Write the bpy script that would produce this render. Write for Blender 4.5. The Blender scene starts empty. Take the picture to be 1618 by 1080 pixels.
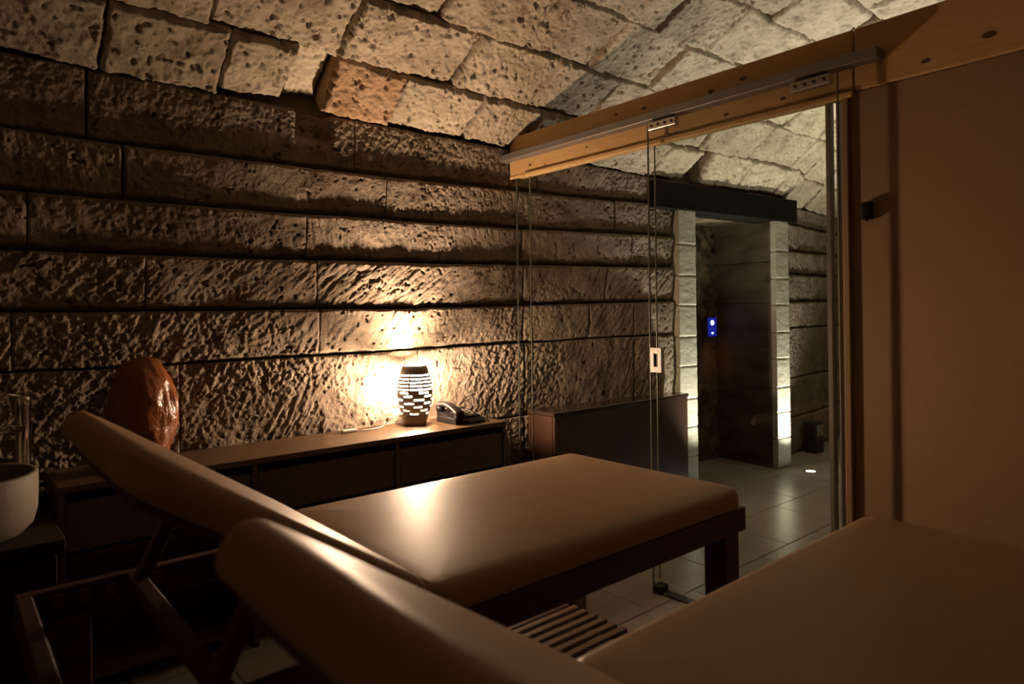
import bpy, bmesh, math, random
import numpy as np
from mathutils import Vector, Matrix

random.seed(7)
SC = bpy.context.scene
COL = SC.collection
R = math.radians

# ------------------------------------------------------------------ camera
H = 1.27                      # camera height; x runs along the stone wall, y towards it
YAW = 49.4                    # angle between the view direction and +x
FPX = 1060.0                  # focal length in pixels of a 1618 px wide frame
cam_d = bpy.data.cameras.new('camera')
cam = bpy.data.objects.new('camera', cam_d)
COL.objects.link(cam)
ROLL = 0.75                   # the photograph leans a little
cam.matrix_world = Matrix.Translation((0, 0, H)) @ Matrix.Rotation(R(YAW - 90), 4, 'Z') @ Matrix.Rotation(R(90), 4, 'X') @ Matrix.Rotation(R(-ROLL), 4, 'Z')
cam_d.sensor_width = 36
cam_d.lens = FPX / 1618 * 36
cam_d.shift_y = -45 / 1618
cam_d.clip_start = 0.02
cam_d.dof.use_dof = True
cam_d.dof.focus_distance = 3.5
cam_d.dof.aperture_fstop = 3.2
SC.camera = cam

# ------------------------------------------------------------------ world, exposure
w = bpy.data.worlds.new('world')
SC.world = w
w.use_nodes = True
w.node_tree.nodes['Background'].inputs[0].default_value = (0.0, 0.0, 0.0, 1)
w.node_tree.nodes['Background'].inputs[1].default_value = 0.0
vs = SC.view_settings
vs.view_transform = 'Standard'
vs.look = 'None'
vs.gamma = 1
vs.use_curve_mapping = False
vs.exposure = 0.0
try:
    SC.cycles.use_denoising = True
    SC.cycles.max_bounces = 10
    SC.cycles.transparent_max_bounces = 12
    SC.cycles.sample_clamp_indirect = 6
    SC.cycles.caustics_reflective = False
    SC.cycles.caustics_refractive = False
except Exception:
    pass
LAMP_STRENGTH = 3400.0        # the table lamp's bulb
LAMP_COLOR = (1.0, 0.68, 0.44)
FLOOR_SPOT_W = 150.0           # recessed floor lights beside the doorway
PASSAGE_SPOT_W = 330.0        # recessed floor lights along the middle of the passage
FLOOR_SPOT_COLOR = (1.0, 0.93, 0.77)


# ------------------------------------------------------------------ numpy noise
def _hash(ix, iy, seed):
    n = (ix.astype(np.int64) * 374761393 + iy.astype(np.int64) * 668265263 + seed * 974634213) & 0xFFFFFFFF
    n = ((n ^ (n >> 13)) * 1274126177) & 0xFFFFFFFF
    n = (n ^ (n >> 16)) & 0xFFFFFFFF
    return n / 4294967295.0


def vnoise(x, y, seed=0):
    x0 = np.floor(x); y0 = np.floor(y)
    fx = x - x0; fy = y - y0
    fx = fx * fx * (3 - 2 * fx); fy = fy * fy * (3 - 2 * fy)
    a = _hash(x0, y0, seed); b = _hash(x0 + 1, y0, seed)
    c = _hash(x0, y0 + 1, seed); d = _hash(x0 + 1, y0 + 1, seed)
    return (a + (b - a) * fx) * (1 - fy) + (c + (d - c) * fx) * fy


def fbm(x, y, seed=0, octv=3):
    s = 0; a = .5; t = 0
    for k in range(octv):
        s = s + a * (vnoise(x, y, seed + 17 * k) - .5)
        t += a
        x = x * 2.03 + 3.1; y = y * 2.03 + 1.7; a *= .55
    return s / t


def sstep(a, b, x):
    t = np.clip((x - a) / (b - a), 0, 1)
    return t * t * (3 - 2 * t)


# ------------------------------------------------------------------ materials
def newmat(name):
    m = bpy.data.materials.new(name)
    m.use_nodes = True
    nt = m.node_tree
    return m, nt, nt.nodes['Principled BSDF']


def simple(name, col, rough=.5, metal=0, spec=.5, emit=None, estr=0):
    m, nt, b = newmat(name)
    b.inputs['Base Color'].default_value = (*col, 1)
    b.inputs['Roughness'].default_value = rough
    b.inputs['Metallic'].default_value = metal
    b.inputs['Specular IOR Level'].default_value = spec
    if emit:
        b.inputs['Emission Color'].default_value = (*emit, 1)
        b.inputs['Emission Strength'].default_value = estr
    return m


def textured(name, c1, c2, scale, rough=.5, bump=.1, bscale=None, spec=.5, stretch=(1, 1, 1), detail=6, dist=.004, coords='Object', c3=None, var=0.0):
    m, nt, b = newmat(name)
    N = nt.nodes; L = nt.links
    tc = N.new('ShaderNodeTexCoord')
    mp = N.new('ShaderNodeMapping')
    mp.inputs['Scale'].default_value = stretch
    if coords == 'Position':
        g = N.new('ShaderNodeNewGeometry')
        L.new(g.outputs['Position'], mp.inputs['Vector'])
    else:
        L.new(tc.outputs[coords], mp.inputs['Vector'])
    n = N.new('ShaderNodeTexNoise')
    n.inputs['Scale'].default_value = scale
    n.inputs['Detail'].default_value = detail
    n.inputs['Roughness'].default_value = .6
    L.new(mp.outputs[0], n.inputs['Vector'])
    cr = N.new('ShaderNodeValToRGB')
    cr.color_ramp.elements[0].position = .3
    cr.color_ramp.elements[1].position = .7
    cr.color_ramp.elements[0].color = (*c1, 1)
    cr.color_ramp.elements[1].color = (*c2, 1)
    if c3:
        e = cr.color_ramp.elements.new(.5)
        e.color = (*c3, 1)
    L.new(n.outputs['Fac'], cr.inputs['Fac'])
    out = cr.outputs['Color']
    if var > 0:
        oi = N.new('ShaderNodeObjectInfo')
        hsv = N.new('ShaderNodeHueSaturation')
        mr = N.new('ShaderNodeMapRange')
        mr.inputs['To Min'].default_value = 1 - var
        mr.inputs['To Max'].default_value = 1 + var
        L.new(oi.outputs['Random'], mr.inputs['Value'])
        L.new(mr.outputs[0], hsv.inputs['Value'])
        L.new(out, hsv.inputs['Color'])
        out = hsv.outputs['Color']
    L.new(out, b.inputs['Base Color'])
    b.inputs['Roughness'].default_value = rough
    b.inputs['Specular IOR Level'].default_value = spec
    if bump > 0:
        n2 = N.new('ShaderNodeTexNoise')
        n2.inputs['Scale'].default_value = bscale or scale * 4
        n2.inputs['Detail'].default_value = 5
        L.new(mp.outputs[0], n2.inputs['Vector'])
        bp = N.new('ShaderNodeBump')
        bp.inputs['Strength'].default_value = bump
        bp.inputs['Distance'].default_value = dist
        L.new(n2.outputs['Fac'], bp.inputs['Height'])
        L.new(bp.outputs[0], b.inputs['Normal'])
    return m


def glass_mat(name, tint=(.96, .97, .95), refl=.5):
    m, nt, b = newmat(name)
    N = nt.nodes; L = nt.links
    N.remove(b)
    out = N['Material Output']
    tr = N.new('ShaderNodeBsdfTransparent')
    tr.inputs[0].default_value = (*tint, 1)
    gl = N.new('ShaderNodeBsdfGlossy')
    gl.inputs['Roughness'].default_value = .01
    fr = N.new('ShaderNodeFresnel')
    ge = N.new('ShaderNodeNewGeometry')
    mi = N.new('ShaderNodeMapRange')
    mi.inputs['To Min'].default_value = 1.45
    mi.inputs['To Max'].default_value = 1 / 1.45
    L.new(ge.outputs['Backfacing'], mi.inputs['Value'])
    L.new(mi.outputs[0], fr.inputs['IOR'])
    mx = N.new('ShaderNodeMixShader')
    mt = N.new('ShaderNodeMath'); mt.operation = 'MULTIPLY'
    mt.inputs[1].default_value = refl
    L.new(fr.outputs[0], mt.inputs[0])
    L.new(mt.outputs[0], mx.inputs[0])
    L.new(tr.outputs[0], mx.inputs[1])
    L.new(gl.outputs[0], mx.inputs[2])
    L.new(mx.outputs[0], out.inputs[0])
    return m


M = {}
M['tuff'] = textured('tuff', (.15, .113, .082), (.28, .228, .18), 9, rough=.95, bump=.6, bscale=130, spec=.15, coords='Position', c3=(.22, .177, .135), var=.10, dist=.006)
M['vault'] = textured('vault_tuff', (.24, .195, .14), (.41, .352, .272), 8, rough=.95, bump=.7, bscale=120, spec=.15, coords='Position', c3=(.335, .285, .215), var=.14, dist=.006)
M['vault_orange'] = textured('vault_tuff_orange', (.28, .17, .095), (.40, .29, .195), 8, rough=.95, bump=.8, bscale=150, spec=.15, coords='Position', dist=.006)
M['mortar'] = textured('mortar', (.14, .11, .08), (.22, .185, .135), 14, rough=.95, bump=.6, bscale=120, spec=.1, coords='Position')
M['plaster'] = textured('pocket_plaster', (.42, .37, .28), (.50, .45, .35), 10, rough=.95, bump=.4, bscale=80, spec=.1, coords='Position')
M['earth'] = textured('pocket_earth', (.10, .06, .03), (.20, .13, .07), 12, rough=.95, bump=.6, bscale=90, spec=.1, coords='Position')
M['jamb'] = textured('jamb_stone', (.40, .375, .32), (.52, .495, .435), 7, rough=.9, bump=.5, bscale=60, spec=.2, coords='Position', stretch=(1, 1, 3), var=.05)
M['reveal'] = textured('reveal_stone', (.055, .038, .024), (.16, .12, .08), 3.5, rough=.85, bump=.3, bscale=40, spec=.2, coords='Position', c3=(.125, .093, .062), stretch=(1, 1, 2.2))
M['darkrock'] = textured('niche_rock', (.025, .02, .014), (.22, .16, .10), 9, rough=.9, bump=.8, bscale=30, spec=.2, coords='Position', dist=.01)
M['tile'] = textured('floor_tile', (.33, .295, .265), (.43, .39, .355), 5, rough=.28, bump=.06, bscale=30, spec=.5, coords='Position', var=.06)
M['grout'] = simple('grout', (.22, .19, .165), .9)
M['pine'] = textured('pine', (.62, .38, .155), (.74, .475, .22), 5, rough=.5, bump=.05, bscale=30, coords='Position', stretch=(14, 1.2, 14))
M['knot'] = simple('pine_knot', (.13, .055, .02), .6)
M['panel'] = textured('partition_panel', (.35, .22, .128), (.38, .24, .142), 40, rough=.75, bump=.25, bscale=320, spec=.25, coords='Position', dist=.002)
M['plain_wall'] = textured('plain_wall', (.22, .175, .12), (.27, .215, .15), 12, rough=.9, bump=.4, bscale=60, coords='Position')
M['limewash'] = textured('limewash', (.34, .29, .22), (.40, .34, .26), 10, rough=.9, bump=.3, bscale=60, coords='Position')
M['alu'] = simple('aluminium', (.26, .235, .22), .5, .6)
M['steel'] = simple('brushed_steel', (.62, .58, .52), .3, .9)
M['chrome'] = simple('chrome', (.85, .85, .85), .08, 1)
M['darkmetal'] = simple('dark_metal', (.05, .045, .04), .4, .6)
M['black'] = simple('black_plastic', (.008, .008, .01), .5)
M['white'] = simple('white_plastic', (.75, .72, .66), .4)
M['leather'] = textured('tan_leatherette', (.40, .25, .145), (.44, .28, .165), 6, rough=.47, bump=.10, bscale=9, spec=.28, coords='Object', dist=.012)
M['mahogany'] = textured('dark_red_wood', (.060, .022, .014), (.105, .040, .024), 5, rough=.45, bump=.05, bscale=30, coords='Object', stretch=(2, 12, 12))
M['slat'] = textured('slat_wood', (.12, .065, .035), (.18, .10, .055), 5, rough=.5, bump=.05, bscale=30, coords='Object', stretch=(2, 12, 12))
M['oak'] = textured('console_top_wood', (.075, .040, .019), (.12, .068, .034), 4, rough=.38, bump=.05, bscale=20, coords='Object', stretch=(1.2, 14, 14))
M['carcass'] = textured('console_wood', (.065, .036, .019), (.11, .062, .033), 4, rough=.5, bump=.05, bscale=20, coords='Object', stretch=(1.2, 14, 14))
M['washwood'] = textured('washstand_wood', (.016, .010, .006), (.028, .017, .010), 4, rough=.8, spec=.15, bump=.05, bscale=20, coords='Object', stretch=(1.2, 14, 14))
M['chest'] = textured('chest_brown', (.045, .019, .011), (.075, .034, .018), 3, rough=.45, bump=.1, bscale=25, coords='Object')
M['chesttop'] = simple('chest_lid', (.05, .03, .022), .15)
M['lintel'] = textured('lintel_timber', (.003, .0035, .002), (.007, .008, .005), 4, rough=.8, spec=.1, bump=.2, bscale=25, coords='Object', stretch=(1, 10, 10))
M['ceramic'] = textured('lamp_ceramic', (.30, .27, .24), (.36, .33, .29), 6, rough=.35, bump=0)
M['lampbase'] = textured('lamp_base', (.33, .25, .19), (.42, .33, .26), 6, rough=.4, bump=.1)
M['bulb'] = simple('bulb', (1, 1, 1), .4, emit=LAMP_COLOR, estr=LAMP_STRENGTH)
M['phone'] = simple('phone_plastic', (.005, .004, .004), .55, spec=.12)
M['phonetop'] = simple('phone_plastic_brown', (.011, .008, .0075), .5, spec=.18)
M['key'] = simple('phone_key', (.16, .15, .13), .5)
M['basin'] = textured('basin_stone', (.15, .125, .095), (.20, .167, .127), 18, rough=.7, bump=.2, bscale=120, coords='Object')
M['glass'] = glass_mat('clear_glass')
M['glassedge'] = simple('glass_edge', (.20, .20, .16), .3)
M['lens'] = simple('floor_light_lens', (1, 1, 1), .3, emit=(.95, 1, .95), estr=30)
M['blue'] = simple('blue_display', (.01, .01, .05), .3, emit=(.03, .05, .9), estr=.35)
M['bluehot'] = simple('blue_led', (.1, .1, .6), .3, emit=(.28, .38, 1), estr=16)
m, nt, b = newmat('salt_rock')
b.inputs['Roughness'].default_value = .22
b.inputs['Base Color'].default_value = (.23, .072, .018, 1)
b.inputs['Subsurface Weight'].default_value = .15
b.inputs['Subsurface Radius'].default_value = (.06, .016, .005)
b.inputs['Subsurface Scale'].default_value = .7
tn = nt.nodes.new('ShaderNodeTexNoise'); tn.inputs['Scale'].default_value = 28; tn.inputs['Detail'].default_value = 4
bp = nt.nodes.new('ShaderNodeBump'); bp.inputs['Strength'].default_value = .35; bp.inputs['Distance'].default_value = .01
nt.links.new(tn.outputs[0], bp.inputs['Height']); nt.links.new(bp.outputs[0], b.inputs['Normal'])
M['salt'] = m


# ------------------------------------------------------------------ object helpers
def link(name, me, mat=None, parent=None, loc=None, smooth=False):
    o = bpy.data.objects.new(name, me)
    COL.objects.link(o)
    if mat is not None and len(me.materials) == 0:
        me.materials.append(mat)
    if parent is not None:
        o.parent = parent
    if loc is not None:
        o.location = loc
    if smooth:
        me.polygons.foreach_set('use_smooth', [True] * len(me.polygons))
    return o


def tag(o, label=None, cat=None, group=None, kind=None):
    if label: o['label'] = label
    if cat: o['category'] = cat
    if group: o['group'] = group
    if kind: o['kind'] = kind
    return o


def thing(name, label, cat, loc=(0, 0, 0), rz=0, group=None):
    o = bpy.data.objects.new(name, None)
    o.empty_display_size = .1
    COL.objects.link(o)
    o.location = loc
    o.rotation_euler = (0, 0, rz)
    return tag(o, label, cat, group)


class MB:
    """collects shapes for one mesh"""
    def __init__(s):
        s.bm = bmesh.new()

    def box(s, x0, x1, y0, y1, z0, z1, bev=0, seg=2, mtx=None):
        r = bmesh.ops.create_cube(s.bm, size=1)
        vs_ = r['verts']
        mt = Matrix.Translation(((x0 + x1) / 2, (y0 + y1) / 2, (z0 + z1) / 2)) @ Matrix.Diagonal((x1 - x0, y1 - y0, z1 - z0, 1))
        bmesh.ops.transform(s.bm, matrix=mt, verts=vs_)
        if bev > 0:
            es = list({e for v in vs_ for e in v.link_edges})
            r2 = bmesh.ops.bevel(s.bm, geom=es, offset=bev, segments=seg, affect='EDGES', profile=.5)
            vs_ = list({v for f in r2['faces'] for v in f.verts} | {v for v in vs_ if v.is_valid})
        if mtx is not None:
            bmesh.ops.transform(s.bm, matrix=mtx, verts=[v for v in vs_ if v.is_valid])
        return s

    def bar(s, p, q, wy, wz, bev=.003):
        """box bar from p to q; wy and wz are the two section sizes"""
        p = Vector(p); q = Vector(q)
        d = q - p
        L = d.length
        x = d.normalized()
        up = Vector((0, 0, 1)) if abs(x.z) < .95 else Vector((0, 1, 0))
        y = up.cross(x).normalized()
        z = x.cross(y)
        mt = Matrix(((x.x, y.x, z.x, p.x), (x.y, y.y, z.y, p.y), (x.z, y.z, z.z, p.z), (0, 0, 0, 1)))
        return s.box(0, L, -wy / 2, wy / 2, -wz / 2, wz / 2, bev, 1, mt)

    def lathe(s, prof, n=32, c=(0, 0, 0), cap0=True, cap1=True):
        rings = []
        for r, z in prof:
            rings.append([s.bm.verts.new((c[0] + r * math.cos(2 * math.pi * k / n), c[1] + r * math.sin(2 * math.pi * k / n), c[2] + z)) for k in range(n)])
        for a, b_ in zip(rings, rings[1:]):
            for k in range(n):
                s.bm.faces.new((a[k], a[(k + 1) % n], b_[(k + 1) % n], b_[k]))
        if cap0: s.bm.faces.new(list(reversed(rings[0])))
        if cap1: s.bm.faces.new(rings[-1])
        return s

    def tube(s, pts, r, n=8):
        pts = [Vector(p) for p in pts]
        rings = []
        for i, p in enumerate(pts):
            d = (pts[min(i + 1, len(pts) - 1)] - pts[max(i - 1, 0)]).normalized()
            a = Vector((0, 0, 1)) if abs(d.z) < .9 else Vector((1, 0, 0))
            u = d.cross(a).normalized(); v = d.cross(u)
            rings.append([s.bm.verts.new(p + r * (math.cos(2 * math.pi * k / n) * u + math.sin(2 * math.pi * k / n) * v)) for k in range(n)])
        for a, b_ in zip(rings, rings[1:]):
            for k in range(n):
                s.bm.faces.new((a[k], a[(k + 1) % n], b_[(k + 1) % n], b_[k]))
        s.bm.faces.new(list(reversed(rings[0]))); s.bm.faces.new(rings[-1])
        return s

    def prism(s, poly, y0, y1):
        """polygon in (x, z) drawn out along y"""
        a = [s.bm.verts.new((x, y0, z)) for x, z in poly]
        b_ = [s.bm.verts.new((x, y1, z)) for x, z in poly]
        n = len(poly)
        for k in range(n):
            s.bm.faces.new((a[k], a[(k + 1) % n], b_[(k + 1) % n], b_[k]))
        s.bm.faces.new(list(reversed(a))); s.bm.faces.new(b_)
        return s

    def build(s, name, mat, parent=None, loc=None, smooth=False, angle=None):
        bmesh.ops.recalc_face_normals(s.bm, faces=s.bm.faces[:])
        me = bpy.data.meshes.new(name)
        s.bm.to_mesh(me)
        s.bm.free()
        o = link(name, me, mat, parent, loc, smooth or angle is not None)
        if angle is not None:
            me.set_sharp_from_angle(angle=R(angle))
        return o


def grid_mesh(name, P, back):
    """front grid P (nv, nu, 3) with a skirt to the back positions given along its border"""
    nv, nu, _ = P.shape
    idx = np.arange(nv * nu).reshape(nv, nu)
    f = np.stack([idx[:-1, :-1], idx[:-1, 1:], idx[1:, 1:], idx[1:, :-1]], -1).reshape(-1, 4)
    ring = np.concatenate([idx[0, :], idx[1:, -1], idx[-1, -2::-1], idx[-2:0:-1, 0]])
    bv = back.reshape(-1, 3)[ring]
    n0 = nv * nu
    k = np.arange(len(ring))
    k2 = (k + 1) % len(ring)
    sk = np.stack([ring[k2], ring[k], n0 + k, n0 + k2], -1)
    faces = np.concatenate([f, sk]).astype(np.int32)
    verts = np.concatenate([P.reshape(-1, 3), bv]).astype(np.float32)
    me = bpy.data.meshes.new(name)
    me.vertices.add(len(verts)); me.vertices.foreach_set('co', verts.ravel())
    me.loops.add(faces.size); me.loops.foreach_set('vertex_index', faces.ravel())
    me.polygons.add(len(faces))
    me.polygons.foreach_set('loop_start', np.arange(0, faces.size, 4, dtype=np.int32))
    me.update(calc_edges=True)
    me.polygons.foreach_set('use_smooth', np.concatenate([np.ones(len(f), bool), np.zeros(len(sk), bool)]))
    me.update()
    return me


# ------------------------------------------------------------------ floor
X0, X1, Y0, Y1 = -1.6, 7.3, -1.0, 3.35
fl = MB().box(X0 - .1, X1 + .1, Y0 - .1, 3.5, -.12, -.006).build('floor', M['grout'])
tag(fl, 'pale stone tiled floor', kind='structure')
TX, TY = .60, .40
tile_me = {}
r_ = 0
y = Y0
while y < Y1 - .01:
    off = 0 if r_ % 2 == 0 else TX / 2
    x = X0 - off
    while x < X1:
        a, b_ = max(x, X0), min(x + TX, X1)
        d_ = min(y + TY, Y1)
        if b_ - a > .05:
            key = (round(b_ - a, 3), round(d_ - y, 3))
            if key not in tile_me:
                hw, hh = key[0] / 2 - .0025, key[1] / 2 - .0025
                o = MB().box(-hw, hw, -hh, hh, -.012, 0, .002, 1).build('tile', M['tile'], fl)
                tile_me[key] = o.data
            else:
                o = link('tile', tile_me[key], None, fl)
            o.location = ((a + b_) / 2, (y + d_) / 2, random.uniform(-.0006, 0))
        x += TX
    y += TY
    r_ += 1

# ------------------------------------------------------------------ stone wall
WY = 2.97                    # mean face of the stone wall as far as the partition
DX0, DX1 = 3.97, 5.25        # the wall stops here for the doorway
BEND = 5.71                  # past x = 2.63 the wall turns a little towards the room


def wshift(x):
    """how far the wall's face lies off WY at x"""
    return np.interp(x, [2.63, 5.20, 5.55, 7.4], [0.0, -.257, -.10, .06])


wb = MB()
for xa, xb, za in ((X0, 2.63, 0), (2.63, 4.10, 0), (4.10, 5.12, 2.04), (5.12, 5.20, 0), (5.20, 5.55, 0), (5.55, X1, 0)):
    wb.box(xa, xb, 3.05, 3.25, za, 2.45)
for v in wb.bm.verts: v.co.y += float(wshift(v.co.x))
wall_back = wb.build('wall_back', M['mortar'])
tag(wall_back, 'rough tuff stone wall of horizontal courses', kind='structure')

LINES = [0, .32, .66, 1.08, 1.295, 1.525, 1.735, 1.955, 2.225]
GROOVE = [1, .8, .5, .40, .75, 1, 1, 1, 1]        # how deep the joint at each line is cut


def zline(i, x):
    z = LINES[i]
    s = np.clip((np.asarray(x, float) - 1.0) / 3.0, 0, 1)
    rise = [0, 0, .01, .03, .05, .06, .06, .06, .03][i]
    wob = .012 * (fbm(np.asarray(x, float) * .9, np.asarray(x, float) * 0 + i * 7.3, 5) * 2) if 0 < i < 8 else 0
    if i == 8: return z - .04 * np.clip((np.asarray(x, float) - 2.6) / 1.4, 0, 1)
    return z + rise * s + wob


def wall_block(i, xa, xb, res, seed, theta, ja=.003, jb=.003):
    nu = max(4, int((xb - xa) / res)); nv = max(4, int((LINES[i + 1] - LINES[i]) / res))
    s = np.linspace(xa + .002, xb - .002, nu)[None, :].repeat(nv, 0)
    tt = np.linspace(0, 1, nv)[:, None].repeat(nu, 1)
    zb = zline(i, s) + .004; zt = zline(i + 1, s) - .004
    if i == 0: zb = zb * 0
    z = zb + (zt - zb) * tt
    hgt = zt - zb
    # distances to the edges with a ragged outline
    rag = .012 * fbm(s * 9, z * 9, seed + 3, 4) * 2
    eb = tt * hgt + rag; et = (1 - tt) * hgt + rag
    ev = np.minimum(s - xa, xb - s) + rag * .7
    d = np.zeros_like(s)
    d += .020 * fbm(s * 2.2, z * 3.0, 1, 3) * 2                 # broad swelling, continuous between blocks
    d += (.013 if i > 3 else .007 if i == 3 else .003) * (tt - .5) * 2                                    # each course leans out towards its top
    ct, st = math.cos(theta), math.sin(theta)
    al = s * ct + z * st; ac = -s * st + z * ct
    mask = .35 + .65 * sstep(-.15, .25, fbm(s * 2.7, z * 2.7, seed + 9, 2) * 2)
    d += mask * .0065 * fbm(al * 13, ac * 62, seed + 1, 3) * 2     # pick marks
    low = .85 if i < 3 else .55
    d += low * .0038 * fbm(s * 20, z * 20, 21, 2) * 2
    patch = .35 + .85 * sstep(-.30, .30, fbm(s * 1.9 + 4, z * 2.6, 55, 2) * 2)
    d += low * patch * .0092 * fbm(s * 68, z * 68, 31, 3) * 2
    pit = fbm(s * 45, z * 45, seed + 41, 2) * 2
    d -= .013 * sstep(.5, .72, pit)
    d -= .030 * GROOVE[i] * (1 - sstep(0, .022 * (.3 + .7 * GROOVE[i]), eb))
    d -= .016 * GROOVE[i + 1] * (1 - sstep(0, .014 * (.3 + .7 * GROOVE[i + 1]), et))
    vj = np.where(s - xa < xb - s, ja, jb)
    d -= vj * (1 - sstep(0, .010, ev))
    if i == 7:   # hollow under the beam pocket
        hol = sstep(1.24, 1.29, s) * (1 - sstep(1.40, 1.45, s)) * sstep(.35, .6, tt)
        d -= .055 * hol
    sh_ = wshift(s)
    P = np.stack([s, WY + sh_ - d, z], -1)
    B = np.stack([s, 3.06 + sh_, z], -1)
    c = P.reshape(-1, 3).mean(0)
    me = grid_mesh('stone_block', P - c, B - c)
    return link('stone_block', me, M['tuff'], wall_back, tuple(c))


THETAS = [50, 60, 58, 55, 48, 112, 100, 75]
EDGE = {7: [-.9, .44, 1.55, 2.75], 6: [-.6, .56, 1.72, 2.60], 5: [-1.0, .25, 1.30, 2.63], 4: [-.7, .63, 1.35, 2.63, 3.3],
        3: [-.9, .2, 1.36, 2.63, 3.15, 3.55], 2: [-.6, .75, 1.9, 2.63], 1: [-.8, .4, 1.5, 2.63], 0: [-.6, .7, 1.6, 2.63]}
for i in range(8):
    left = [X0] + EDGE[i]
    stop = DX0 - .02 if LINES[i + 1] < 2.0 else X1
    x = left[-1]
    while x < stop - .5:
        x += random.uniform(.55, .95)
        if x < stop - .2: left.append(x)
    left = [e for e in left if e < stop - .05] + [stop]
    spans = list(zip(left, left[1:]))
    if stop < X1:
        x = DX1 + .02
        rs = [x]
        while x < X1 - .5:
            x += random.uniform(.5, .9)
            if x < X1 - .2: rs.append(x)
        rs.append(X1)
        spans += list(zip(rs, rs[1:]))
    for k, (a, b_) in enumerate(spans):
        res = (.0043 if a < 2.62 else .0055) if (b_ > 0 and a < 6.6 and i >= 1) else .014
        if b_ <= 0: res = .02
        ja, jb = (.020 if abs(e - 2.63) < .04 or (i >= 6 and abs(e - .5) < .1) else (.003 if e < 2.6 else .008) for e in (a, b_))
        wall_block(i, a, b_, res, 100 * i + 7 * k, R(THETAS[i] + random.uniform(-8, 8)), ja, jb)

# ------------------------------------------------------------------ vault
VR, VY, VZS, A0 = 3.0, .965, 2.23, 42.0      # radius, centre line, springing height, springing angle
VZC = VZS - VR * math.cos(R(A0))


def vpt(x, a, d):
    r = VR - d
    rise = -.04 * np.clip((x - 2.6) / 1.4, 0, 1)
    return np.stack([x, VY + r * np.sin(a) + wshift(x) * np.clip(a / R(A0), 0, 1), VZC + r * np.cos(a) + rise], -1)


bmv = bmesh.new()
NA = 48
rows_ = []
VXS = (X0, 2.60, 2.63, 4.0, 5.2, 5.55, X1)
for xx in VXS:
    for dd in (-.125, -.26):
        rows_.append([bmv.verts.new(tuple(vpt(np.array(xx), np.array(R(A0 + 1) - 2 * R(A0 + 1) * k / NA), dd))) for k in range(NA + 1)])
for q in range(len(VXS) - 1):
    for dd in (0, 1):
        a_, b_ = rows_[q * 2 + dd], rows_[q * 2 + 2 + dd]
        for k in range(NA):
            bmv.faces.new((a_[k], a_[k + 1], b_[k + 1], b_[k]))
for k in range(NA):
    bmv.faces.new((rows_[0][k], rows_[0][k + 1], rows_[1][k + 1], rows_[1][k]))
    bmv.faces.new((rows_[-2][k], rows_[-2][k + 1], rows_[-1][k + 1], rows_[-1][k]))
bmesh.ops.recalc_face_normals(bmv, faces=bmv.faces[:])
mev = bpy.data.meshes.new('ceiling'); bmv.to_mesh(mev); bmv.free()
ceiling = link('ceiling', mev, M['mortar'])
tag(ceiling, 'barrel vault of rough squared tuff blocks', kind='structure')


def vault_block(xa, xb, aa, ab, res, seed, mat, out=0.0):
    """block between x = xa..xb and the angles aa (lower) and ab (upper), in radians"""
    nu = max(4, int((xb - xa) / res)); nv = max(4, int((aa - ab) * VR / res))
    s = np.linspace(xa + .003, xb - .003, nu)[None, :].repeat(nv, 0)
    tt = np.linspace(0, 1, nv)[:, None].repeat(nu, 1)
    al = aa + (ab - aa) * tt
    t = (R(A0) - al) * VR
    hgt = (aa - ab) * VR
    wob = .010 * fbm(s * 2.5, t * 2.5, 77, 2) * 2
    rag = .013 * fbm(s * 18, t * 18, seed + 3, 3) * 2
    eb = np.minimum(tt, 1 - tt) * hgt + rag
    ev = np.minimum(s - xa, xb - s) + rag
    d = np.full_like(s, out)
    tilt = random.uniform(-.016, .016)
    d += tilt * (tt - .5) * 2 + random.uniform(-.008, .008) * (s - (xa + xb) / 2) / max(.1, (xb - xa) / 2)
    d += random.uniform(-.006, .010)
    d += .018 * fbm(s * 4, t * 4, seed + 1, 3) * 2
    d += .009 * fbm(s * 20, t * 20, seed + 5, 3) * 2
    d += .009 * fbm(s * 62, t * 62, seed + 6, 3) * 2
    pit = fbm(s * 38, t * 38, seed + 8, 2) * 2
    d -= .018 * sstep(.36, .60, pit)
    e = np.minimum(eb, ev)
    d -= .034 * (1 - sstep(0, .016, e))
    P = vpt(s + wob * .4, al + wob / VR, d)
    B = vpt(s + wob * .4, al + wob / VR, np.full_like(s, -.13))
    c = P.reshape(-1, 3).mean(0)
    # keep the faces turned into the room
    me = grid_mesh('vault_block', (P - c)[:, ::-1], (B - c)[:, ::-1])
    o = link('vault_block', me, mat, ceiling, tuple(c))
    return o


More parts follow.
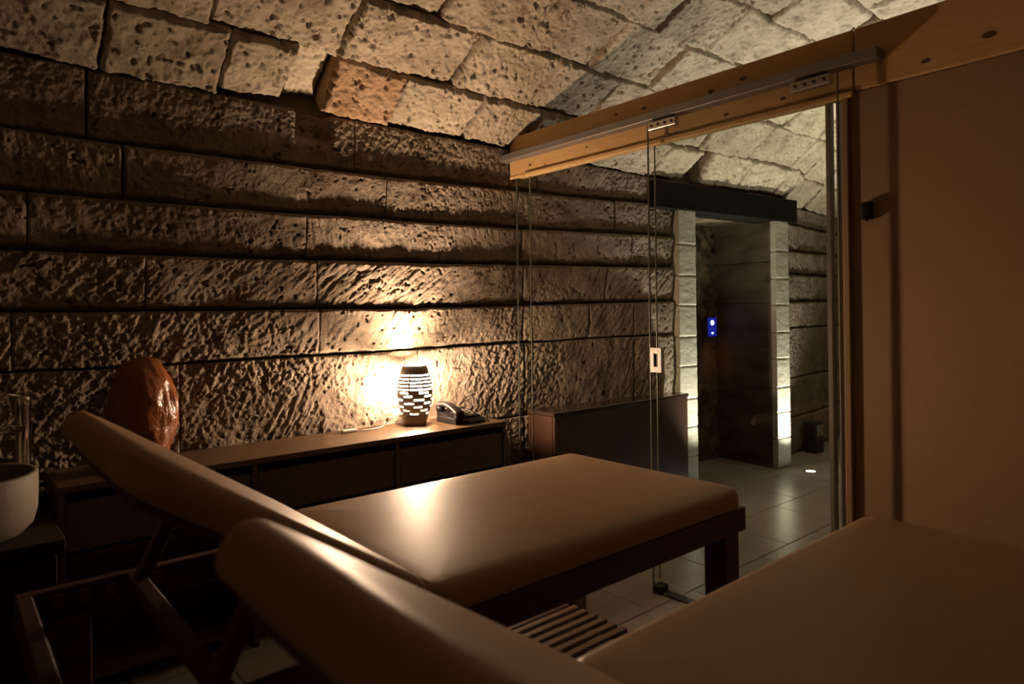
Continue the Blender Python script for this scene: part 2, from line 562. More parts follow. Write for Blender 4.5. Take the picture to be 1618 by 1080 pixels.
ANG = [42, 36.6, 30.4, 23.8, 17.5, 11.4, 5.4, -.6, -6.8, -13, -19.4, -25.8, -32.4, -37.4, -42]
VJ = {0: [-1.1, -.55, .0, .477, .91, 1.195, 1.375, 1.727, 2.198, 2.60, 3.10, 3.70, 4.03, 4.17, 4.62, 5.10, 5.60, 5.93, 6.05, 6.6],
      1: [-.9, -.35, .25, .82, 1.36, 1.97, 2.50, 2.95, 3.45, 3.95, 4.5, 5.05, 5.45, 5.9, 6.5],
      2: [-1.2, -.6, .1, .60, 1.15, 1.72, 2.22, 2.69, 3.16, 3.70, 4.1, 4.55, 5.0, 5.6, 6.1, 6.7]}
for r_ in range(len(ANG) - 1):
    if r_ in VJ:
        js = [X0] + VJ[r_] + [X1]
    else:
        js = [X0]
        x = X0 + random.uniform(.1, .5)
        while x < X1 - .25:
            js.append(x)
            x += random.choice((.27, .42, .5, .55, .6)) if r_ < 8 else .62
        js.append(X1)
    for k, (a, b_) in enumerate(zip(js, js[1:])):
        out = .012 if r_ == 0 else 0.0
        mat = M['vault']
        if r_ == 0 and (abs(a - 1.195) < .001 or abs(a - 4.03) < .001 or abs(a - 5.93) < .001):
            out = -.085                                   # beam pockets
            mat = M['plaster'] if a < 2 else M['earth']
        if r_ == 0 and abs(a - 1.375) < .001: mat = M['vault_orange']
        vis = r_ < 6 and b_ > -.1
        res = .0058 if (vis and a < 3.2) else (.009 if vis else .05)
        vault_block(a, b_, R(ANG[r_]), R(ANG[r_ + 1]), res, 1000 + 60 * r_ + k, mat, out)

# ------------------------------------------------------------------ other walls (out of the picture)
o = MB().box(X0 - .2, X0, Y0 - .2, 3.25, 0, 3.2).build('wall_left', M['limewash']); tag(o, 'plain wall behind the washstand', kind='structure')
o = MB().box(X0 - .2, X1 + .2, Y0 - .2, Y0, 0, 2.35).build('wall_front', M['plain_wall']); tag(o, 'plain wall opposite the stone wall', kind='structure')
o = MB().box(X1, X1 + .2, Y0 - .2, 3.25, 0, 3.2).build('wall_far', M['plain_wall']); tag(o, 'plain end wall of the passage', kind='structure')

# ------------------------------------------------------------------ doorway in the stone wall
door = bpy.data.objects.new('door_1', None); COL.objects.link(door)
door.location = (2.63, WY, 0)            # local x runs along the wall, local y into it
door.rotation_euler = (0, 0, R(-BEND))
tag(door, 'stone doorway with pale jambs and dark niche', kind='structure')
JF = -.035                               # front of the jambs
JL0, JL1, JR0, JR1 = 1.331, 1.506, 2.467, 2.642


def jamb(xa, xb, seed):
    z = 0
    k = 0
    hs = [.24, .21, .20, .23, .21, .22, .21, .22, .26]
    while z < 2.0 and k < len(hs):
        z1 = min(z + hs[k], 2.0)
        nv = 26
        # front and both cheeks as one wrapped grid
        ln = [(xa, .14 if seed == 1 else .012), (xa, JF), (xb, JF), (xb, .14 if seed == 2 else .012)]
        pts = []
        for (p, q), n in zip(zip(ln, ln[1:]), (8, 22, 8)):
            for t in np.linspace(0, 1, n, endpoint=False): pts.append((p[0] + (q[0] - p[0]) * t, p[1] + (q[1] - p[1]) * t))
        pts.append(ln[-1])
        pts = np.array(pts)
        cx, cy = (xa + xb) / 2, .07
        ss = np.concatenate([[0], np.cumsum(np.linalg.norm(np.diff(pts, axis=0), axis=1))])
        S, T = np.meshgrid(ss, np.linspace(0, 1, nv))
        zz = z + .001 + (z1 - z - .002) * T
        e = np.minimum(T, 1 - T) * (z1 - z)
        dis = .0022 * fbm(S * 9, zz * 22, seed + k, 3) * 2 + .0016 * fbm(S * 40, zz * 70, seed + k + 5, 2) * 2 - .005 * (1 - sstep(0, .006, e + .004 * fbm(S * 20, zz * 20, seed + 9)))
        dv = pts - np.array([cx, cy]); dv /= np.linalg.norm(dv, axis=1)[:, None]
        rough = np.zeros_like(S)
        if seed == 1: rough = np.where(pts[None, :, 0] < xa + .001, .03 * (1 - zz / 2.0) * (.6 + vnoise(S * 6, zz * 6, 4)), 0)
        P = np.stack([pts[None, :, 0] + dv[None, :, 0] * dis - rough * .4, pts[None, :, 1] + dv[None, :, 1] * dis, zz], -1)
        B = np.stack([np.full_like(S, cx), np.full_like(S, cy), zz], -1)
        c = np.array([cx, JF, z])
        me = grid_mesh('jamb_block', P - c, B - c)
        link('jamb_block', me, M['jamb'], door, tuple(c))
        z = z1; k += 1


jamb(JL0, JL1, 1)
jamb(JR0, JR1, 2)
zz = 0
for k, h_ in enumerate([.34, .30, .33, .36, .33, .38]):     # courses of the right reveal
    z1 = min(zz + h_, 2.03)
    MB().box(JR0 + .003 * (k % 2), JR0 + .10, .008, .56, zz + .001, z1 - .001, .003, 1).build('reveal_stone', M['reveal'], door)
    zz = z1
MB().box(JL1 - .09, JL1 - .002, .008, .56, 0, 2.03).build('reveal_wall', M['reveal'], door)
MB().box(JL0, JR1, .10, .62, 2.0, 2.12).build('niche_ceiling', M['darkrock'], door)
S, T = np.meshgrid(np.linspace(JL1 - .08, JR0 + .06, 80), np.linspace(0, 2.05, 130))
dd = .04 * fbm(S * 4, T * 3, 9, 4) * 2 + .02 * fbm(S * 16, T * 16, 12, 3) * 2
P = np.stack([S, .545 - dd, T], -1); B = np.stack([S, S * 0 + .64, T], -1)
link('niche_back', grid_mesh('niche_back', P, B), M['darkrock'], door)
MB().box(1.075, 2.751, -.052, .16, 1.98, 2.165, .006, 1).build('lintel_beam', M['lintel'], door)

# recessed floor lights
spots = [((5.19, 2.48), 'small round floor light glowing in front of the right door jamb', None, FLOOR_SPOT_W, 108),
         ((4.10, 2.52), 'small round floor light between the brown chest and the door opening', None, FLOOR_SPOT_W * 1.0, 88)]
spots += [((4.4, 1.2), 'small round floor light in the tiled passage behind the beige partition', 'floor lights along the passage', PASSAGE_SPOT_W * .68, 88),
          ((5.9, 1.2), 'small round floor light towards the end wall of the tiled passage', 'floor lights along the passage', PASSAGE_SPOT_W * 1.05, 88)]
for (x, y), lab, grp, watt, cone in spots:
    t = thing('floor_light', lab, 'floor light', (x, y, 0), group=grp)
    MB().lathe([(.052, -.002), (.052, .003), (.046, .005), (.034, .005), (.034, .001)], 28, cap1=False).build('ring', M['steel'], t, smooth=True)
    MB().lathe([(.034, .0), (.034, .003)], 24).build('lens', M['lens'], t)
    ld = bpy.data.lights.new('floor_light_beam', 'SPOT')
    ld.energy = watt; ld.color = FLOOR_SPOT_COLOR
    ld.spot_size = R(cone); ld.spot_blend = .9; ld.shadow_soft_size = .03
    lo_ = bpy.data.objects.new('floor_light_beam', ld); COL.objects.link(lo_)
    lo_.parent = t; lo_.location = (0, 0, .02)
    lo_.rotation_euler = (R(180 + (3 if x > 5 and grp is None else 0)), 0, 0)

# keypad with blue light at the back of the niche
kp = thing('keypad', 'small wall keypad glowing blue in the dark doorway niche', 'keypad', (2.63 + 2.31 * math.cos(R(BEND)) + .48 * math.sin(R(BEND)), WY - 2.31 * math.sin(R(BEND)) + .48 * math.cos(R(BEND)), 1.135), R(-BEND))
MB().box(-.065, .065, -.01, .03, -.09, .09, .006).build('housing', M['black'], kp)
MB().box(-.055, .055, -.013, -.009, -.08, .08, .002).build('display', M['blue'], kp)
MB().lathe([(.020, 0), (.020, .004)], 20).build('led', M['bluehot'], kp, (0, -.0125, .035)).rotation_euler = (R(90), 0, 0)
MB().lathe([(.008, 0), (.008, .004)], 16).build('led', M['bluehot'], kp, (0, -.0125, -.052)).rotation_euler = (R(90), 0, 0)

# plain box for an unidentified dark shape low at the wall past the doorway
jb = thing('dark_box', 'small dark box at the foot of the stone wall past the doorway', 'box', (5.93, 2.795, 0))
MB().box(-.07, .07, -.05, .06, 0, .27, .006).build('body', M['darkmetal'], jb)
MB().box(-.055, .055, -.056, -.049, .15, .25, .003).build('cover_plate', M['steel'], jb)

# ------------------------------------------------------------------ partition: beam, panel wall, glass
BX = 2.53
beam = bpy.data.objects.new('trim_1', None); COL.objects.link(beam)
tag(beam, 'pine header beam over the glass partition', kind='structure')
MB().box(BX, BX + .10, 1.035, 2.955, 2.060, 2.283, .004, 1).build('beam_board', M['pine'], beam)
MB().box(BX, BX + .10, Y0, 1.030, 2.060, 2.283, .004, 1).build('beam_board', M['pine'], beam)
MB().box(BX - .012, BX + .012, 1.035, 2.82, 2.040, 2.062, .004, 1).build('stop_bead', M['pine'], beam)
MB().box(BX - .002, BX + .012, 2.835, 2.955, 2.046, 2.062, .003, 1).build('stop_bead', M['pine'], beam)
for (y, z, r1) in ((2.78, 2.10, .009), (2.66, 2.082, .006), (1.55, 2.095, .009), (1.62, 2.21, .012), (1.47, 2.225, .011), (2.15, 2.235, .007), (.62, 2.13, .014), (.80, 2.10, .010), (1.30, 2.10, .009), (2.35, 2.115, .006), (.35, 2.2, .012), (1.98, 2.225, .01)):
    k = MB().lathe([(r1, 0), (r1 * .9, .0012)], 14).build('knot', M['knot'], beam, (BX + .0002, y, z))
    k.rotation_euler = (0, R(-90), 0); k.scale = (.8, 1.5, 1)

pw = MB().box(BX + .017, BX + .09, Y0, 1.054, 0, 2.06).build('wall_right', M['plain_wall'])
tag(pw, 'beige panelled partition wall', kind='structure')
MB().box(BX + .012, BX + .034, -.34, 1.053, .005, 2.058, .002, 1).build('wall_panel', M['panel'], pw)
MB().box(BX + .012, BX + .034, Y0 + .002, -.36, .005, 2.058, .002, 1).build('wall_panel', M['panel'], pw)
MB().box(BX - .004, BX + .10, 1.054, 1.078, 0, 2.056, .003, 1).build('end_post', M['panel'], pw)
MB().box(BX + .05, BX + .085, 1.108, 1.120, .0, 2.056, .002, 1).build('glazing_channel', M['alu'], pw)
MB().box(BX + .05, BX + .085, 1.142, 1.160, .0, 2.056, .002, 1).build('glazing_channel', M['alu'], pw)

win = MB().box(BX + .060, BX + .068, 1.15, 1.970, .002, 2.056).build('window_1', M['glass'])
tag(win, 'fixed clear glass pane of the partition', kind='structure')
MB().box(BX + .0595, BX + .0685, 1.970, 1.9725, .002, 2.056).build('pane_edge', M['glassedge'], win)
win2 = MB().box(BX + .040, BX + .048, 2.832, 2.945, .002, 2.056).build('window_2', M['glass'])
tag(win2, 'narrow clear glass strip beside the stone wall', kind='structure')
MB().box(BX + .0395, BX + .0485, 2.830, 2.832, .002, 2.056).build('pane_edge', M['glassedge'], win2)
MB().box(BX + .0395, BX + .0485, 2.945, 2.947, .002, 2.056).build('pane_edge', M['glassedge'], win2)

rail = thing('sliding_door_rail', 'long grey metal sliding door rail on the pine beam', 'rail', (BX - .03, 1.96, 2.16))
MB().box(-.030, .030, -1.02, 1.02, -.018, .018, .002, 1).build('track', M['alu'], rail)
MB().box(-.031, .028, -1.028, -1.019, -.019, .019, .001, 1).build('end_cap', M['alu'], rail)
MB().box(-.031, .028, 1.019, 1.028, -.019, .019, .001, 1).build('end_cap', M['alu'], rail)

sd = bpy.data.objects.new('door_2', None); COL.objects.link(sd); sd.location = (BX - .05, 1.5, 0)
tag(sd, 'frameless sliding glass door hanging from the rail', kind='structure')
MB().box(-.005, .005, -.43, .42, .012, 2.125).build('pane', M['glass'], sd)
MB().box(-.0055, .0055, .42, .4225, .012, 2.125).build('pane_edge', M['glassedge'], sd)
MB().box(-.0055, .0055, -.4325, -.43, .012, 2.125).build('pane_edge', M['glassedge'], sd)
for yc in (.335, -.335):
    hg = MB().box(-.016, .016, yc - .075, yc + .075, 2.092, 2.128, .003, 1).build('hanger_clamp', M['steel'], sd)
    MB().box(-.010, .014, yc - .055, yc + .055, 2.128, 2.145, .002, 1).build('roller_carriage', M['darkmetal'], hg)
    for k in range(4):
        s_ = MB().lathe([(.006, 0), (.006, .004)], 10).build('screw', M['darkmetal'], hg, (-.0165, yc - .055 + k * .036, 2.11))
        s_.rotation_euler = (0, R(-90), 0)
hb = MB()
for (a, b_, c, d_) in ((-.03, .03, -.055, -.03), (-.03, .03, .03, .055), (-.03, -.012, -.03, .03), (.012, .03, -.03, .03)):
    hb.box(-.012, .012, a, b_, c, d_)
hd = hb.build('pull_handle', M['white'], sd, (0, .385, 1.05))
hd['label'] = 'white rectangular pull handle with open centre'
MB().box(-.004, .004, -.012, .012, -.03, .03).build('handle_recess', M['darkmetal'], hd)

fg = thing('floor_guide', 'small black door guide fixed to the floor tiles under the glass door', 'door guide', (BX - .05, 1.86, 0))
MB().box(-.030, .030, .0, .045, 0, .035, .003, 1).build('guide_block', M['black'], fg)
MB().box(-.022, .022, -.20, .0, 0, .010, .002, 1).build('guide_strip', M['darkmetal'], fg)

th = thing('wall_thermostat', 'small black box fixed on the beige partition wall', 'thermostat', (BX + .012, .992, 1.62))
MB().box(-.028, .001, -.017, .017, -.031, .031, .003).build('housing', M['black'], th)
MB().lathe([(.004, -.006), (.004, .002)], 10).build('sensor_tip', M['black'], th, (-.014, 0, -.032))

# ------------------------------------------------------------------ brown chest beyond the partition
ch = thing('storage_chest', 'long low brown chest standing against stone wall past the glass', 'chest', (3.238, 2.79, 0))
for nm, bxs, mt in (('front_panel', (-.630, .630, -.100, -.082, .02, .690), 'chest'), ('side_panel', (-.632, -.612, -.082, .12, .02, .690), 'chest'),
                    ('side_panel', (.612, .632, -.082, .12, .02, .690), 'chest'), ('back_panel', (-.612, .612, .105, .12, .02, .690), 'chest'),
                    ('plinth', (-.610, .610, -.07, .05, 0, .03), 'chest'), ('lid', (-.637, .637, -.104, .122, .690, .712), 'chesttop')):
    o = MB().box(*bxs, .003, 1).build(nm, M[mt], ch)
    for v in o.data.vertices:                       # the back tapers along the wall
        if v.co.y > .02: v.co.y -= .105 * (v.co.x + .637) / 1.274

# ------------------------------------------------------------------ massage tables
def cushion(L, W, Tk, rc=.05, re=.030, crown=.004, n=6, rb=.014):
    """soft slab, centred in plan, bottom at 0"""
    bm = bmesh.new()

    def ring(ins, z):
        pts = []
        hl, hw = L / 2 - ins, W / 2 - ins
        r_ = max(rc - ins, .004)
        for cx, cy, a0 in ((hl - r_, hw - r_, 0), (-hl + r_, hw - r_, 90), (-hl + r_, -hw + r_, 180), (hl - r_, -hw + r_, 270)):
            for k in range(n + 1):
                a = R(a0 + 90 * k / n)
                pts.append(bm.verts.new((cx + r_ * math.cos(a), cy + r_ * math.sin(a), z)))
        return pts
    rs = []
    for k in range(4):
        a = R(90 * k / 3)
        rs.append(ring(rb * (1 - math.sin(a)), rb * (1 - math.cos(a))))
    for k in range(7):
        a = R(90 * k / 6)
        rs.append(ring(re * (1 - math.cos(a)), Tk - re + re * math.sin(a) * 1.0))
    for ins, dz in ((re + .03, .4), (re + .09, .8), (re + .18, 1.0)):
        rs.append(ring(ins, Tk + crown * dz))
    m_ = len(rs[0])
    for a, b_ in zip(rs, rs[1:]):
        for k in range(m_):
            bm.faces.new((a[k], a[(k + 1) % m_], b_[(k + 1) % m_], b_[k]))
    bm.faces.new(list(reversed(rs[0]))); bm.faces.new(rs[-1])
    mb = MB(); mb.bm.free(); mb.bm = bm
    return mb


XF, XHN, XH = 1.84, .71, .12        # foot end, hinge and head end along x
TW = .73                            # table width
ZT = .74                            # top of the cushion
CT = .062


def massage_table(label, yc):
    t = thing('massage_table', label, 'massage table', ((XF + XH) / 2, yc, 0), group='wooden massage tables')
    ox = (XF + XH) / 2
    cu = cushion(XF - XHN, TW, CT).build('mattress', M['leather'], t, ((XF + XHN) / 2 - ox, 0, ZT - CT), smooth=True)
    # backrest cushion raised on its hinge
    th_ = 33.6
    BL = .622
    cb = cushion(BL, TW, CT + .004, rc=.075, re=.030, rb=.026, n=10)
    bo = cb.build('backrest', M['leather'], t, smooth=True)
    # backrest lies on -x side of the hinge and is turned up about it
    for v in bo.data.vertices: v.co.x -= BL / 2
    bo.location = (XHN - ox - .002, 0, ZT - CT + .003)
    bo.rotation_euler = (0, R(th_), 0)
    bb = MB().box(-BL + .05, -.03, -TW / 2 + .06, TW / 2 - .06, -.016, .001).build('backrest_board', M['mahogany'], bo)
    hw = TW / 2
    zr1 = ZT - CT - .001
    zr0 = zr1 - .070
    for s in (-1, 1):
        y0_, y1_ = (hw - .035, hw - .005) if s > 0 else (-hw + .005, -hw + .035)
        MB().box(XH - ox, XF + .012 - ox, y0_, y1_, zr0, zr1, .003, 1).build('side_rail', M['mahogany'], t)
    MB().box(XF - .018 - ox, XF + .012 - ox, -hw + .035, hw - .035, zr0, zr1, .003, 1).build('end_rail', M['mahogany'], t)
    MB().box(XH - ox, XH + .03 - ox, -hw + .035, hw - .035, zr0, zr1, .003, 1).build('end_rail', M['mahogany'], t)
    MB().box(XHN - .03 - ox, XHN + .01 - ox, -hw + .035, hw - .035, zr0, zr1, .003, 1).build('cross_rail', M['mahogany'], t)
    for xl in (XF - .088, XH + .06):
        for s in (-1, 1):
            y0_ = hw - .088 if s > 0 else -hw + .012
            MB().box(xl - ox, xl + .072 - ox, y0_, y0_ + .076, 0, zr0 + .012, .004, 1).build('leg', M['mahogany'], t)
    # ratchet prop under the backrest
    pb = Vector((.345 - ox, 0, zr1 - .012))
    top = Vector((.440 - ox, 0, ZT + .125))
    for s in (-1, 1):
        y_ = s * (hw - .085)
        MB().bar((pb.x, y_, pb.z), (top.x, y_, top.z), .030, .030).build('prop_arm', M['mahogany'], t)
    MB().bar((pb.x, -hw + .040, pb.z), (pb.x, hw - .040, pb.z), .032, .030).build('prop_bar', M['mahogany'], t)
    for s in (-1, 1):
        for k in range(5):
            xx = .185 + .05 * k - ox
            y0_ = s * (hw - .046)
            MB().box(xx, xx + .020, min(y0_, y0_ + s * .012), max(y0_, y0_ + s * .012), zr1 - .04, zr1 - .010, .002, 1).build('notch_block', M['slat'], t)
    # slatted shelf between the legs
    zs = .205
    ny = 12
    for s in (XF - .105 - .030, XH + .16):
        MB().box(s - ox, s + .035 - ox, -hw + .088, hw - .088, zs - .03, zs, .002, 1).build('shelf_rail', M['mahogany'], t)
    span = TW - .20
    for k in range(ny):
        yk = -span / 2 + span * (k + .5) / ny
        MB().box(XH + .14 - ox, XF - .105 - ox, yk - .014, yk + .014, zs, zs + .014, .003, 1).build('slat', M['slat'], t)
    for s in (-1, 1):   # bearers carry the shelf between the legs
        y_ = s * (hw - .060)
        MB().box(XH + .10 - ox, XF - .09 - ox, y_ - .014, y_ + .030 * 0 + .014, zs - .045, zs - .004, .002, 1).build('shelf_bearer', M['mahogany'], t)
    return t


massage_table('tan cushioned massage table beside the wooden console under the stone wall', 1.445)
massage_table('tan cushioned massage table beside the beige partition panel', .375)

# ------------------------------------------------------------------ console with drawers
CX0, CX1, CYF, CYB, CZ = .29, 2.185, 2.60, 2.945, .726
cn = thing('console_cabinet', 'long low wooden console with three drawers under the lamp', 'console', ((CX0 + CX1) / 2, (CYF + CYB) / 2, 0))
ox, oy = (CX0 + CX1) / 2, (CYF + CYB) / 2
MB().box(CX0 - ox, CX1 - ox, CYF - oy, CYB - oy, CZ - .022, CZ, .002, 1).build('top', M['oak'], cn)
uw = (CX1 - CX0) / 3
for k in range(4):
    xk = CX0 + uw * k
    xa = max(CX0, xk - .010); xb = min(CX1, xk + .010)
    if k == 0: xb = CX0 + .02
    if k == 3: xa = CX1 - .02
    MB().box(xa - ox, xb - ox, CYF + .006 - oy, CYB - oy, .0, CZ - .022, .001, 1).build('upright_panel', M['carcass'], cn)
for k in range(3):
    xa, xb = CX0 + uw * k + .014 + (.008 if k == 0 else 0), CX0 + uw * (k + 1) - .014 - (.008 if k == 2 else 0)
    d = MB().box(xa - ox, xb - ox, CYF + .012 - oy, CYF + .032 - oy, .508, .670, .002, 1).build('drawer', M['carcass'], cn)
    MB().box(xa + .01 - ox, xb - .01 - ox, CYF + .032 - oy, CYB - .03 - oy, .515, .64).build('drawer_box', M['carcass'], d)
    MB().box(xa - .004 - ox, xb + .004 - ox, CYF + .05 - oy, CYB - oy, .470, .488).build('shelf', M['carcass'], cn)
    MB().box(xa - .004 - ox, xb + .004 - ox, CYF + .03 - oy, CYB - oy, .06, .08).build('shelf', M['carcass'], cn)
MB().box(CX0 + .02 - ox, CX1 - .02 - ox, CYB - .012 - oy, CYB - .002 - oy, .06, CZ - .022).build('back_panel', M['carcass'], cn)

# ------------------------------------------------------------------ table lamp
LX, LY = 1.80, 2.85
lp = thing('table_lamp', 'barrel shaped ceramic lamp with glowing slots on wooden console', 'lamp', (LX, LY, CZ))


def rad(z):
    zs = [0, .012, .05, .10, .15, .19, .23, .262, .293]
    rs = [.054, .054, .066, .080, .0865, .086, .079, .069, .058]
    return float(np.interp(z, zs, rs)) if z < .05 else float(np.polyval(np.polyfit(zs[2:], rs[2:], 3), z))


bm = bmesh.new()
NT = 60
zlv = [.050]
slot_rows = []
z = .0560
for k in range(12):
    zlv += [z, z + (.0085 if k < 7 else .0062)]
    slot_rows.append(len(zlv) - 2)
    z += .0172 if k < 7 else .0172
zlv += [.2725, .2925]
rr = [[bm.verts.new((rad(z_) * math.cos(2 * math.pi * k / NT), rad(z_) * math.sin(2 * math.pi * k / NT), z_)) for k in range(NT)] for z_ in zlv]
rnd = random.Random(3)
for i in range(len(zlv) - 1):
    openc = set()
    if i in slot_rows:
        q = slot_rows.index(i)
        if q >= 7:
            openc = {k for k in range(NT) if (k + 4) % 20 != 0}
        else:
            o5 = (0, 6, 2, 8, 3, 9, 5)[q] + rnd.choice((0, 1))
            for c5 in range(5):
                ln = rnd.choice((5, 6, 6))
                openc |= {(o5 + c5 * 12 + c) % NT for c in range(ln)}
    for k in range(NT):
        if k in openc: continue
        bm.faces.new((rr[i][k], rr[i][(k + 1) % NT], rr[i + 1][(k + 1) % NT], rr[i + 1][k]))
me = bpy.data.meshes.new('shade'); bm.to_mesh(me); bm.free()
sh = link('shade', me, M['ceramic'], lp, smooth=True)
so = sh.modifiers.new('thickness', 'SOLIDIFY'); so.thickness = .005; so.offset = -1
MB().lathe([(.050, .0), (.054, .003), (.056, .012), (.0665, .051), (.0615, .051), (.050, .014), (.0, .014)], 48, cap1=False).build('base', M['lampbase'], lp, smooth=True)
MB().lathe([(.016, .014), (.016, .085), (.020, .088), (.020, .125), (.014, .130)], 20).build('socket', M['white'], lp, smooth=True)
MB().lathe([(.012, .130), (.020, .140), (.029, .158), (.032, .180), (.032, .215), (.028, .238), (.017, .253), (.004, .258)], 20).build('bulb', M['bulb'], lp, smooth=True)
cpts = [(-.052, -.004, .030), (-.085, .000, .050), (-.115, .005, .050), (-.145, .012, .030), (-.170, .016, .010), (-.210, .010, .004), (-.27, .012, .004), (-.315, .020, .006)]
# smooth the cable path
cp = []
for i in range(len(cpts) - 1):
    p0 = Vector(cpts[max(i - 1, 0)]); p1 = Vector(cpts[i]); p2 = Vector(cpts[i + 1]); p3 = Vector(cpts[min(i + 2, len(cpts) - 1)])
    for k in range(5):
        t = k / 5
        cp.append(.5 * ((2 * p1) + (p2 - p0) * t + (2 * p0 - 5 * p1 + 4 * p2 - p3) * t * t + (3 * p1 - p0 - 3 * p2 + p3) * t ** 3))
cp.append(Vector(cpts[-1]))
cb_ = MB().tube(cp, .0026).build('power_cord', M['white'], lp, smooth=True)
MB().box(-.385, -.312, .010, .034, .0, .015, .005).build('cord_switch', M['white'], cb_)

# ------------------------------------------------------------------ telephone
ph = thing('telephone', 'black corded desk telephone beside the glowing lamp', 'telephone', (2.015, 2.76, CZ))
MB().prism([(-.09, .0), (.09, .0), (.09, .018), (-.09, .058)], -.085, .085).build('body', M['phone'], ph, (0, 0, 0)).rotation_euler = (0, 0, R(-90))
keypad_rot = Matrix.Rotation(R(-90), 4, 'Z')
slope = math.atan2(.040, .18)
fp = MB().box(-.080, .070, -.062, .040, 0, .012, .004, 2)
fo = fp.build('face_plate', M['phonetop'], ph, (.022, .004, .034)); fo.rotation_euler = (slope, 0, 0)
for v in fo.data.vertices:
    v.co.x = v.co.x * .82
for r_ in range(6):
    for c_ in range(4):
        if r_ == 0 and c_ > 2: continue
        k = MB().box(-.0075, .0075, -.0052, .0052, 0, .0045, .0015, 1).build('key', M['key'], fo, (-.040 + c_ * .024, -.050 + r_ * .0155, .012))
hs = MB()
n = 18
bmh = hs.bm
rings = []
for i in range(n + 1):
    t = i / n
    y_ = -.098 + .196 * t
    arch = .022 * math.sin(math.pi * t)
    wd = .022 + .006 * (abs(2 * t - 1) ** 2)
    th2 = .011 + .007 * (abs(2 * t - 1) ** 4)
    zc = .066 + arch + .036 * (t - .5)
    if i in (0, n): wd *= .7; th2 *= .7
    rings.append([bmh.verts.new((wd * math.copysign(abs(math.cos(a)) ** .6, math.cos(a)), y_, zc + th2 * math.copysign(abs(math.sin(a)) ** .6, math.sin(a)))) for a in [2 * math.pi * k / 14 for k in range(14)]])
for a, b_ in zip(rings, rings[1:]):
    for k in range(14):
        bmh.faces.new((a[k], a[(k + 1) % 14], b_[(k + 1) % 14], b_[k]))
bmh.faces.new(rings[0]); bmh.faces.new(list(reversed(rings[-1])))
hso = hs.build('handset', M['phonetop'], ph, (-.070, .0, .0), smooth=True)
for yy, zz in ((-.080, .028), (.080, .058)):
    MB().lathe([(.021, 0), (.024, .012), (.022, .026)], 16).build('ear_cap', M['phone'], hso, (0, yy, zz - .004), smooth=True)
MB().box(-.092, -.046, -.085, .085, .0, .032, .004).build('cradle', M['phone'], ph)
MB().box(-.02, .085, -.093, -.084, .006, .016, .001).build('label_strip', M['key'], ph)

# ------------------------------------------------------------------ salt rock
bm = bmesh.new()
bmesh.ops.create_icosphere(bm, subdivisions=5, radius=1)
co = np.array([v.co[:] for v in bm.verts])
n1 = fbm(co[:, 0] * 1.6 + co[:, 2] * .9 + 5, co[:, 1] * 1.6 - co[:, 2] * 1.1 + 3, 61, 3) * 2
n2 = fbm(co[:, 0] * 6 + co[:, 2] * 4 + 5, co[:, 1] * 6 - co[:, 2] * 3 + 3, 67, 3) * 2
sc_ = 1 + .16 * n1 + .06 * n2
zz = co[:, 2]
px = co[:, 0] * sc_ * .125 * (1.0 + .16 * (-zz)) + .012 * zz
py = co[:, 1] * sc_ * .095 * (1.0 + .1 * (-zz))
pz = np.sign(zz) * np.abs(zz) ** .82 * .203 * (1 + .08 * n1) + .196
pz = np.maximum(pz, .008)
for v, a, b_, c in zip(bm.verts, px, py, pz): v.co = (a, b_, c)
mb = MB(); mb.bm.free(); mb.bm = bm
sr = thing('salt_rock', 'tall glossy amber salt crystal standing on the console end', 'salt rock', (.575, 2.80, CZ))
mb.build('crystal', M['salt'], sr, smooth=True)
MB().lathe([(.085, 0), (.095, .006), (.095, .014), (.080, .018)], 32).build('base', M['mahogany'], sr, smooth=True)

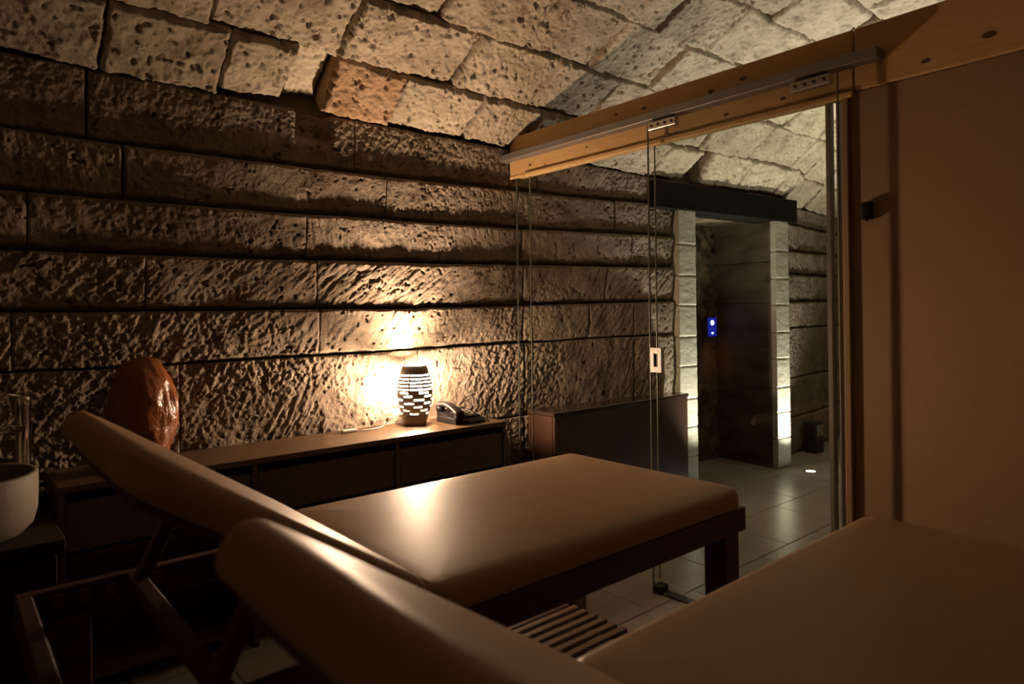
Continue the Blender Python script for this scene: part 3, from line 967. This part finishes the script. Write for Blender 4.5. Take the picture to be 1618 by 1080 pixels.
# ------------------------------------------------------------------ washstand, basin, tap
WX0, WX1, WYF, WYB, WZ = -.75, .275, 2.30, 2.935, .64
ws = thing('washstand', 'dark wooden washstand under the round stone basin', 'washstand', ((WX0 + WX1) / 2, (WYF + WYB) / 2, 0))
ox, oy = (WX0 + WX1) / 2, (WYF + WYB) / 2
MB().box(WX0 - ox, WX1 - ox, WYF - oy, WYB - oy, WZ - .03, WZ, .003, 1).build('worktop', M['washwood'], ws)
MB().box(WX0 + .01 - ox, WX1 - .01 - ox, WYF + .03 - oy, WYB - .01 - oy, .06, WZ - .03).build('body', M['washwood'], ws)
for k in range(2):
    xa = WX0 + .015 + k * .5; xb = xa + .49
    d = MB().box(xa - ox, xb - ox, WYF + .010 - oy, WYF + .03 - oy, .07, WZ - .045, .003, 1).build('door', M['washwood'], ws)
    MB().box((xb - .03 if k == 0 else xa + .018) - ox, (xb - .018 if k == 0 else xa + .03) - ox, WYF - .008 - oy, WYF + .012 - oy, .35, .47, .003, 1).build('handle', M['darkmetal'], d)
MB().box(WX0 + .03 - ox, WX1 - .03 - ox, WYF + .06 - oy, WYB - .03 - oy, 0, .06).build('plinth', M['washwood'], ws)

bs = thing('stone_basin', 'round pale stone wash basin standing on dark washstand', 'basin', (.03, 2.50, WZ))
MB().lathe([(.0, 0), (.135, 0), (.165, .006), (.188, .03), (.198, .07), (.2, .13), (.2, .176), (.196, .181), (.184, .181), (.180, .176), (.178, .10), (.155, .05), (.09, .030), (.022, .026)], 64, cap0=False, cap1=True).build('bowl', M['basin'], bs, smooth=True)
MB().lathe([(.024, .026), (.024, .030), (.018, .032)], 20).build('drain', M['chrome'], bs, smooth=True)

tp = thing('basin_tap', 'tall chrome tap behind the stone basin', 'tap', (.215, 2.760, WZ))
MB().lathe([(.030, 0), (.030, .006), (.022, .010), (.021, .34), (.023, .345), (.023, .372), (.018, .378)], 28).build('column', M['chrome'], tp, smooth=True)
MB().tube([(-.01, -.012, .27), (-.05, -.075, .285), (-.085, -.14, .272), (-.087, -.146, .250)], .011, 14).build('spout', M['chrome'], tp, smooth=True)
MB().tube([(-.005, -.003, .378), (-.04, -.015, .385), (-.10, -.035, .345)], .006, 12).build('lever', M['chrome'], tp, smooth=True)
